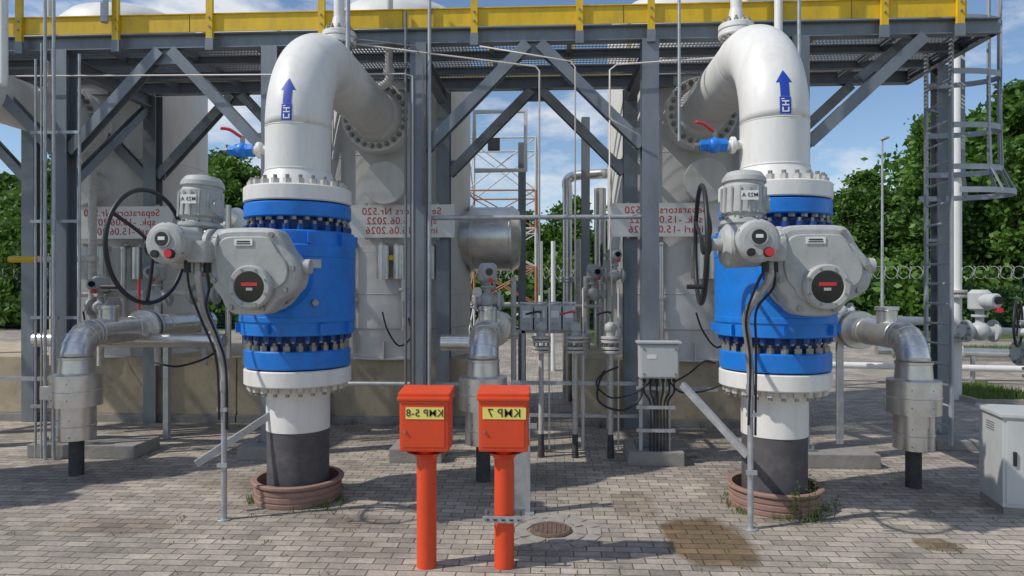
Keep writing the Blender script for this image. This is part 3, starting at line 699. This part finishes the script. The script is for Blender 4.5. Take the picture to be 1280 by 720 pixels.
for i in range(4):
    x=-.30+i*.2; b.box((x,9.75,1.88),(.18,.24,.36),'cabinet_grey',None,.015); b.box((x,9.625,1.93),(.11,.006,.1),'label_white'); b.box((x,9.625,1.80),(.10,.006,.04),'actuator_grey')
    b.box((x,9.75,2.09),(.19,.27,.02),'galvanised')
b.bar((-.45,9.75,1.68),(.6,9.75,1.68),.05,.05,'galvanised')
b.obj('impulse_line_manifold')

# junction box and cables
b=B()
b.box((0,0,1.36),(.50,.2,.44),'cabinet_grey',None,.012); b.box((0,-.105,1.36),(.46,.012,.40),'cabinet_grey',None,.004)
b.box((0,0,1.60),(.56,.26,.025),'cabinet_grey',None,.004); b.box((-.1,-.113,1.42),(.12,.003,.05),'label_white')
for s_ in (-.2,.2):
    for z in (1.2,1.52): b.cyl((s_,-.11,z),(s_,-.12,z),.014,'nut_steel',seg=8)
for i,dx in enumerate((-.18,-.1,-.02,.06,.14,.2)):
    b.cyl((dx,0,1.15),(dx,0,1.08),.022,'black_rubber',seg=10)
    b.tube([(dx,0,1.1),(dx,0,.95),(-.10+i*.045,.02,.8),(-.10+i*.045,.02,.4),(-.10+i*.045,.02,.15)],.012,'black_rubber',8,4)
for dx in (-.22,.14): b.box((dx,.06,.62),(.045,.045,.98),'galvanised')
for z in (.45,.75,1.0): b.bar((-.28,.02,z),(.22,.02,z),.03,.045,'galvanised')
b.tube([(-.18,0,1.08),(-.25,-.02,.85),(-.5,-.05,.72),(-.78,-.05,.85),(-.72,.05,1.15),(-.5,.2,1.25)],.014,'black_rubber',8,6)
b.tube([(-.1,0,1.08),(-.3,-.02,.95),(-.6,-.05,.88),(-.80,-.02,1.05),(-.68,.1,1.22)],.012,'black_rubber',8,6)
b.tube([(.15,0,1.08),(.3,0,.95),(.62,0,.98),(.85,.02,1.1),(.98,.1,1.4)],.012,'black_rubber',8,6)
b.tube([(.2,0,1.08),(.4,0,1.2),(.6,.05,1.35),(.75,.1,1.32)],.012,'black_rubber',8,6)
b.obj('junction_box',(1.43,8.93,0))
def strut(p0,p1):
    b=B(); p0=Vector(p0);p1=Vector(p1); b.bar(p0,p1,.045,.07,'galvanised')
    n=int((p1-p0).length/.07)
    for i in range(1,n):
        q=p0.lerp(p1,i/n); d=(p1-p0).normalized(); b.bar(q-d*.015+V(0,-.024,0),q+d*.015+V(0,-.024,0),.004,.016,'text_black')
    b.obj('perforated_strut')
strut((-3.55,6.72,.52),(-2.95,7.15,.95)); strut((1.42,7.3,1.28),(1.93,6.7,.68))

# vertical conduits at left and tubing
b=B()
for x,y,r,z1 in ((-6.72,8.8,.022,7.2),(-6.60,8.8,.022,7.2),(-6.93,8.9,.016,5.4),(-6.40,9.02,.02,5.5),(-6.82,8.86,.012,5.6)):
    b.cyl((x,y,0),(x,y,z1),r,'galvanised',seg=10)
for z in (.7,1.9,3.2,4.4): b.bar((-6.98,8.88,z),(-6.3,8.88,z),.03,.04,'galvanised')
b.box((-6.66,8.76,.9),(.14,.1,.18),'actuator_grey',None,.01)
b.obj('conduit_pipes')
b=B(); T='tube_white'
b.tube([(-8.5,9.0,5.22),(-1.9,9.0,5.15),(-1.80,9.0,5.12),(-1.80,9.02,4.9),(-1.80,9.03,1.0)],.011,T,8)
b.tube([(-3.2,8.9,5.62),(-1.6,9.0,5.42),(-.16,9.0,5.22),(-.11,9.0,5.16),(-.11,9.02,2.2)],.012,T,8)
b.tube([(-.9,9.0,5.5),(.30,9.0,5.28),(.36,9.0,5.2),(.36,9.02,2.3)],.010,T,8)
b.tube([(3.0,9.0,5.35),(1.9,8.98,5.27),(.9,8.98,5.22),(.81,8.98,5.15),(.81,9.0,4.55),(.84,9.0,4.50),(1.2,9.0,4.3)],.012,T,8)
b.tube([(.81,9.0,4.5),(.81,9.03,3.3),(.85,9.1,2.2)],.010,T,8)
b.tube([(-2.9,8.7,5.3),(-2.5,8.8,5.55),(-1.75,8.95,5.50),(-1.66,9.0,5.3),(-1.66,9.03,3.4)],.011,'nut_steel',8)
b.cyl((-1.58,9.06,.2),(-1.58,9.06,6.2),.025,'galvanised',seg=10); b.cyl((-1.90,9.06,.2),(-1.90,9.06,6.0),.018,'galv_dark',seg=10)
b.cyl((2.88,8.7,5.35),(2.88,8.7,7.3),.05,'white_paint',seg=16); b.cyl((3.15,8.75,3.4),(3.15,8.75,7.3),.025,'galvanised',seg=10)
b.tube([(2.7,8.7,5.2),(2.82,8.7,5.25),(2.88,8.7,5.4)],.05,'white_paint',12,4)
b.cyl((-7.05,8.5,4.95),(-7.05,8.5,7.3),.05,'white_paint',seg=16); b.sphere((-7.05,8.5,4.95),.05,'white_paint')
b.cyl((-2.55,8.6,5.35),(-2.55,8.6,7.3),.03,'galvanised',seg=10); b.cyl((-6.0,8.95,5.9),(-6.0,8.95,7.3),.05,'galvanised',seg=10)
b.cyl((1.7,8.95,4.2),(1.7,8.95,7.3),.02,'galvanised',seg=10)
b.obj('impulse_tubing')

# ------------------------------------------------------------------ utility cabinet, right
b=B()
b.box((0,0,.54),(1.0,.6,.92),'cabinet_grey',None,.012); b.box((0,0,1.01),(1.06,.66,.04),'cabinet_grey',None,.01); b.box((0,0,.04),(.98,.58,.08),'concrete_grey')
b.box((0,-.305,.54),(.94,.012,.84),'cabinet_grey',None,.004); b.box((-.40,-.32,.58),(.03,.03,.14),'black_rubber',None,.005)
b.box((0,-.312,.54),(.008,.004,.84),'text_black')
for z in (.25,.85): b.cyl((.46,-.31,z-.04),(.46,-.31,z+.04),.012,'nut_steel',seg=8)
for i in range(4): b.box((-.502,.0,.82+i*.025),(.004,.2,.008),'galv_dark')
b.obj('utility_cabinet',(5.15,7.35,0),rz=R(-12))

# ------------------------------------------------------------------ background process piping
b=B()
b.cyl((8.45,14.6,0),(8.45,14.6,8.2),.10,'white_paint',seg=20)
for z in (2.1,2.2,1.2,1.3,4.6): b.disc((8.45,14.6,z),(0,0,1),.2,.06,'nut_pale',24)
b.nuts((8.45,14.6,2.16),(0,0,1),.16,8,.02,.04,'nut_steel')
b.tube([(4.0,16,1.72),(7.5,15.2,1.60),(8.45,14.6,1.6)],.09,'white_paint',14)
small_valve(b,8.55,14.0,1.45,1.7,False,m='cabinet_grey'); b.tube([(8.45,14.6,1.45),(9.3,13.6,1.45)],.07,'white_paint',12)
small_valve(b,9.75,14.2,1.0,2.0,False,m='cabinet_grey'); c=V(9.15,13.8,1.62); b.torus(c,(1,-.9,0),.46,.024,'black_rubber',40,8)
u,v,d=basis((1,-.9,0))
for i in range(3):
    a=i*2.09; b.cyl(c,c+(u*math.cos(a)+v*math.sin(a))*.46,.016,'black_rubber',seg=6)
b.cyl(c,V(9.75,14.2,1.62),.05,'actuator_grey',seg=10)
b.cyl((9.75,14.2,0),(9.75,14.2,1.0),.12,'nut_pale',seg=16)
for z in (.5,.65): b.disc((9.75,14.2,z),(0,0,1),.22,.05,'nut_pale',20)
b.cyl((8.2,17.5,.75),(16,17.0,.6),.12,'cladding',seg=20); b.cyl((6.8,17.3,.4),(15,16.4,.35),.08,'white_paint',seg=16)
for x in (8.6,10,11.5,13): b.disc((x,17.4-(x-8)*.07,.72),(1,0,0),.22,.07,'nut_pale',20); b.bar((x+.4,17.3,0),(x+.4,17.3,.65),.08,.08,'galvanised')
small_valve(b,6.9,16.5,1.75,1.5,False,m='cabinet_grey'); b.cyl((6.9,16.5,0),(6.9,16.5,1.7),.07,'white_paint',seg=12)
b.obj('background_piping')
# left small-bore valve cluster
b=B()
for x,y,z,s in ((-6.05,10.3,2.15,1.1),(-5.3,10.3,2.2,1.2),(-6.9,10.2,2.0,1.0),(-4.75,10.5,2.0,1.0)):
    small_valve(b,x,y,z,s,False); b.cyl((x,y,1.1),(x,y,z),.05,'nut_pale',seg=12)
    b.disc((x,y,z-.3),(0,0,1),.12,.03,'nut_pale',18); b.disc((x,y,z-.35),(0,0,1),.12,.03,'nut_pale',18)
b.tube([(-7.6,10.3,2.2),(-4.4,10.3,2.25),(-4.0,10.4,2.25),(-3.9,11,2.25),(-3.9,11.5,2.25)],.05,'nut_pale',12)
b.cyl((-8.4,10.25,2.75),(-7.9,10.25,2.75),.05,'yellow_paint',seg=12); b.cyl((-7.9,10.25,2.75),(-7.0,10.25,2.75),.05,'nut_pale',seg=12); b.cyl((-7.7,10.25,1.1),(-7.7,10.25,2.7),.05,'nut_pale',seg=12)
b.cyl((-7.1,10.3,1.2),(-7.1,10.3,4.2),.06,'nut_pale',seg=12); b.cyl((-5.0,10.45,1.2),(-5.0,10.45,3.6),.045,'cladding',seg=12)
b.cyl((-7.4,9.5,1.55),(-4.6,9.5,1.55),.10,'cladding',seg=20)
b.tube([(-5.1,10,2.0),(-4.9,9.9,1.4),(-5.4,9.8,1.15),(-5.8,9.8,1.2)],.016,'black_rubber',8,6)
b.cyl((-6.1,9.9,1.9),(-6.1,9.9,2.45),.018,'red_plastic',seg=8)
b.obj('sampling_valves')
# pipes behind the centre bay
b=B()
for x,y,z1,r,m in ((.40,14.0,4.4,.10,'cladding'),(.62,14.2,3.3,.07,'nut_pale'),(1.05,13.8,4.3,.12,'cladding'),(1.0,11.2,2.6,.05,'nut_pale'),(.65,11.6,2.5,.05,'nut_pale'),(-.62,12.4,2.5,.05,'white_paint'),(-1.05,11.8,2.3,.06,'nut_pale')):
    b.cyl((x,y,0),(x,y,z1),r,m,seg=14); b.disc((x,y,z1*.55),(0,0,1),r*1.9,.05,m,20); b.disc((x,y,z1*.55+.06),(0,0,1),r*1.9,.05,m,20)
b.tube([(.40,14.0,4.35),(.40,14.0,4.5),(.6,14.0,4.6),(1.2,13.8,4.6)],.10,'cladding',12,4)
small_valve(b,.75,11.2,2.2,1.0,False); small_valve(b,1.05,10.9,2.5,.9,True); small_valve(b,-1.0,11.6,2.0,1.0,False)
b.tube([(-.9,11.5,2.0),(.0,11.6,2.0),(.9,11.2,2.0)],.03,'nut_pale',10)
b.box((1.1,12.2,2.6),(.3,.2,.4),'cabinet_grey',None,.02)
b.tube([(-1.5,13.9,5.2),(-1.5,13.9,5.9),(-.45,13.9,5.9),(-.45,13.9,4.7),(-1.5,13.9,4.7)],.05,'white_paint',10)
for x in (-.2,.15): b.cyl((x,19,0),(x,19,3.6),.06,'white_paint',seg=12)
b.obj('process_pipework')

# lattice mast in the distance
b=B(); w=1.45
zs=[0,1.6,3.2,4.8,6.4,8.6]
for k in range(len(zs)-1):
    m='mast_rust' if k%2 else 'mast_white'
    for sx,sy in ((-1,-1),(1,-1),(1,1),(-1,1)): b.cyl((sx*w,sy*w,zs[k]),(sx*w,sy*w,zs[k+1]),.05,m,seg=8)
    for (a,c) in (((-1,-1),(1,-1)),((1,-1),(1,1)),((1,1),(-1,1)),((-1,1),(-1,-1))):
        b.cyl((a[0]*w,a[1]*w,zs[k+1]),(c[0]*w,c[1]*w,zs[k+1]),.04,m,seg=6)
        b.cyl((a[0]*w,a[1]*w,zs[k]),(c[0]*w,c[1]*w,zs[k+1]),.03,m,seg=6); b.cyl((c[0]*w,c[1]*w,zs[k]),(a[0]*w,a[1]*w,zs[k+1]),.03,m,seg=6)
b.box((-.3,-w-.1,8.3),(.5,.3,.5),'black_rubber',None,.03)
b.obj('lattice_tower',(-1.95,30,0))

for (x,y,h) in ((16.2,34,9.5),(4.4,33,9),(-30,33,10)):
    b=B(); b.cyl((0,0,0),(0,0,h),.09,'galvanised',r1=.04,seg=12); b.box((0,-.25,h),(.2,.6,.08),'actuator_grey',None,.02); b.cyl((0,0,0),(0,0,.4),.14,'concrete_grey',seg=12); b.obj('lamp_post',(x,y,0))

# ------------------------------------------------------------------ fence with razor wire
b=B(); y=37.5; F='fence_green'
for x in np.arange(-50,55,2.5): b.box((x,y,1.4),(.07,.06,2.9),F); b.bar((x,y,2.8),(x,y-.35,3.25),.04,.04,F)
for x in np.arange(-50,55,.125): b.box((x,y,1.3),(.014,.014,2.4),F)
for z in np.arange(.15,2.55,.2): b.box((2.5,y,z),(105,.02,.02),F)
for sgn in (-1,1):
    pts=[]; n=2400
    for i in range(n):
        t=i/n; pts.append((-48+102*t,y-.25+.33*math.cos(t*980*sgn),3.12+.33*math.sin(t*980*sgn)))
    b.tube(pts,.016,'wire_pale',4)
b.obj('perimeter_fence')

# ------------------------------------------------------------------ trees
def tree_mesh(seed,H,W,nclump=85,per=105,leaf=.215,low=.15,conic=False):
    rs=np.random.RandomState(seed); b=B()
    top=H*.85
    pts=[V(0,0,0)]; 
    for i in range(1,7): pts.append(V(rs.normal(0,.12),rs.normal(0,.12),top*i/6))
    b.tube(pts,[.26*(1-i/7)+.03 for i in range(7)],'bark',8)
    cents=[]
    for i in range(nclump):
        t=rs.uniform(0,1)**.9; z=H*(low+(1-low)*t)
        if conic: prof=(1-t)**.8*.95+.08
        else: prof=math.sin(math.pi*min(1,(t*.86+.14)))**.6
        lump=1+.25*math.sin(3*rs.uniform(0,6.28))
        rad=W*prof*lump*math.sqrt(rs.uniform(.15,1)); a=rs.uniform(0,6.283)
        cents.append((rad*math.cos(a),rad*math.sin(a),z))
        if i%3==0:
            z0=z*.72; b.tube([V(0,0,z0),V(rad*math.cos(a)*.5,rad*math.sin(a)*.5,z0+(z-z0)*.6),V(rad*math.cos(a),rad*math.sin(a),z)],[.07,.045,.015],'bark',5)
    C=np.array(cents); sz=rs.uniform(.45,1.0,nclump)*W*.22
    cen=np.repeat(C,per,axis=0)+rs.normal(0,1,(nclump*per,3))*np.repeat(sz,per)[:,None]*np.array([1,1,.65])
    cen[:,2]=np.maximum(cen[:,2],.3)
    n=len(cen); d1=rs.normal(0,1,(n,3)); d1/=np.linalg.norm(d1,axis=1)[:,None]
    d2=np.cross(d1,rs.normal(0,1,(n,3))); d2/=np.linalg.norm(d2,axis=1)[:,None]
    s=rs.uniform(.6,1.3,(n,1))*leaf
    q=np.stack([cen-d1*s,cen-d2*s*.6,cen+d1*s,cen+d2*s*.6],axis=1).reshape(-1,3)
    b.add([tuple(x) for x in q],[[4*i,4*i+1,4*i+2,4*i+3] for i in range(n)],'foliage')
    return b.mesh('tree')
TM=[tree_mesh(1,11,3.0),tree_mesh(2,10,3.4),tree_mesh(3,12,2.6),tree_mesh(4,12,2.2,90,90,.18,.12,True)]
BM=tree_mesh(9,3.2,3.2,60,100,.19,.1)
forest=bpy.data.objects.new('distant_trees',None); scene.collection.objects.link(forest)
rs=random.Random(3)
def hfor(x,y):
    s=45/y; xx=x*s
    if xx>25.5: return rs.uniform(11.5,13.5)/s
    if xx>12: return rs.uniform(7.4,9.4)/s
    if xx>-8: return rs.uniform(6.0,7.4)/s
    return rs.uniform(8,10)/s
for row,(y0,st) in enumerate(((43,3.8),(49,4.0),(56,4.4))):
    x=-62+row*1.7
    while x<74:
        y=y0+rs.uniform(-1.5,1.5); m=TM[rs.choice([0,1,2,0,1,2,3])]; h=hfor(x,y)
        if row==0: h*=rs.uniform(.7,.95)
        k=h/11.0; link('tree_in_row',m,(x,y,0),rs.uniform(0,6.28),(k*rs.uniform(1.05,1.35),k*rs.uniform(1.05,1.35),k),forest)
        x+=st*rs.uniform(.75,1.2)
for i in range(38): link('shrub_in_row',BM,(-62+i*3.5+rs.uniform(-.8,.8),40.5+rs.uniform(-.5,.8),0),rs.uniform(0,6),rs.uniform(.9,1.3),forest)
link('birch_tree',TM[3],(22.3,41,0),1.0,1.02); link('birch_tree',TM[2],(27.5,40.5,0),2.0,.9); link('broadleaf_tree',TM[1],(-29,39.5,0),2.0,.9)

# ------------------------------------------------------------------ weeds
b=B()
def tuft(x,y,n,h,sp,z=0):
    for i in range(n):
        px=x+random.gauss(0,sp);py=y+random.gauss(0,sp);a=random.uniform(0,6.28);hh=h*random.uniform(.4,1.1);w=.004+h*.012
        lx,ly=random.gauss(0,hh*.3),random.gauss(0,hh*.3); dx,dy=math.cos(a)*w,math.sin(a)*w
        b.add([(px-dx,py-dy,z),(px+dx,py+dy,z),(px+lx*.5+dx*.7,py+ly*.5+dy*.7,z+hh*.6),(px+lx,py+ly,z+hh),(px+lx*.5-dx*.7,py+ly*.5-dy*.7,z+hh*.6)],[[0,1,2,3,4]],'grass_blade')
def stalk(x,y,h):
    tx,ty=random.gauss(0,.05),random.gauss(0,.05)
    b.tube([(x,y,0),(x+tx*.5,y+ty*.5,h*.5),(x+tx,y+ty,h)],[.004,.003,.0015],'grass_blade',5)
    for i in range(20):
        t=random.uniform(.2,1); a=random.uniform(0,6.28); l=.08*(1.2-t); w=.014
        p=V(x+tx*t,y+ty*t,h*t); d=V(math.cos(a),math.sin(a),.4)*l; s=V(-math.sin(a),math.cos(a),0)*w
        b.add([p,p+d*.5+s,p+d,p+d*.5-s],[[0,1,2,3]],'grass_blade')
for cx in VX:
    for i in range(18):
        a=random.uniform(0,6.28); tuft(cx+.50*math.cos(a),7.38+.50*math.sin(a),10,.08,.03)
for x,y,h in ((2.62,6.84,.45),(2.56,6.86,.5),(2.44,6.86,.36),(2.70,6.90,.3),(2.86,6.98,.25),(2.38,6.85,.28),(2.5,6.85,.4)): stalk(x,y,h)
tuft(2.6,6.88,14,.16,.08); tuft(-2.25,7.05,30,.10,.12); tuft(-2.6,6.88,12,.08,.08)
for i in range(170): tuft(random.uniform(-6,5),random.uniform(5,11),5,.035,.025)
for i in range(25): tuft(random.uniform(-5,4),11.33,8,.12,.05)
b.obj('weeds')

# ------------------------------------------------------------------ world, sun, camera
EL,AZ=R(47),R(249)
w=bpy.data.worlds.new('World'); scene.world=w; w.use_nodes=True; N=w.node_tree.nodes; L=w.node_tree.links
bg=N['Background']; bg.inputs['Strength'].default_value=0.125
sky=N.new('ShaderNodeTexSky'); sky.sky_type='NISHITA'; sky.sun_disc=False; sky.sun_elevation=EL; sky.sun_rotation=AZ; sky.air_density=1.0; sky.dust_density=0.15; sky.ozone_density=3.0
tc=N.new('ShaderNodeTexCoord'); mp=N.new('ShaderNodeMapping'); mp.inputs['Scale'].default_value=(1,1,2.6); mp.inputs['Location'].default_value=(.3,.1,0)
L.new(tc.outputs['Generated'],mp.inputs['Vector'])
nz=N.new('ShaderNodeTexNoise'); nz.inputs['Scale'].default_value=3.4; nz.inputs['Detail'].default_value=10; nz.inputs['Roughness'].default_value=.6
L.new(mp.outputs['Vector'],nz.inputs['Vector'])
mr=N.new('ShaderNodeMapRange'); mr.inputs['From Min'].default_value=.485; mr.inputs['From Max'].default_value=.62; mr.inputs['To Max'].default_value=.88
L.new(nz.outputs['Fac'],mr.inputs['Value'])
mi=N.new('ShaderNodeMix'); mi.data_type='RGBA'; L.new(mr.outputs[0],mi.inputs['Factor']); L.new(sky.outputs[0],mi.inputs['A']); mi.inputs['B'].default_value=(6.6,6.8,7.1,1)
L.new(mi.outputs['Result'],bg.inputs['Color'])
sd=bpy.data.lights.new('sun','SUN'); sd.energy=3.3; sd.angle=R(.8); sd.color=(1,.95,.87)
so=bpy.data.objects.new('sun',sd); scene.collection.objects.link(so)
dirv=V(math.cos(EL)*math.sin(AZ),math.cos(EL)*math.cos(AZ),math.sin(EL))
so.rotation_euler=dirv.to_track_quat('Z','Y').to_euler(); so.location=dirv*30
cd=bpy.data.cameras.new('camera'); cd.lens=24; cd.sensor_width=36; cd.clip_end=3000; cd.clip_start=.05
co=bpy.data.objects.new('camera',cd); scene.collection.objects.link(co); co.location=(0,0,2.3); co.rotation_euler=(R(90),0,R(3)); scene.camera=co
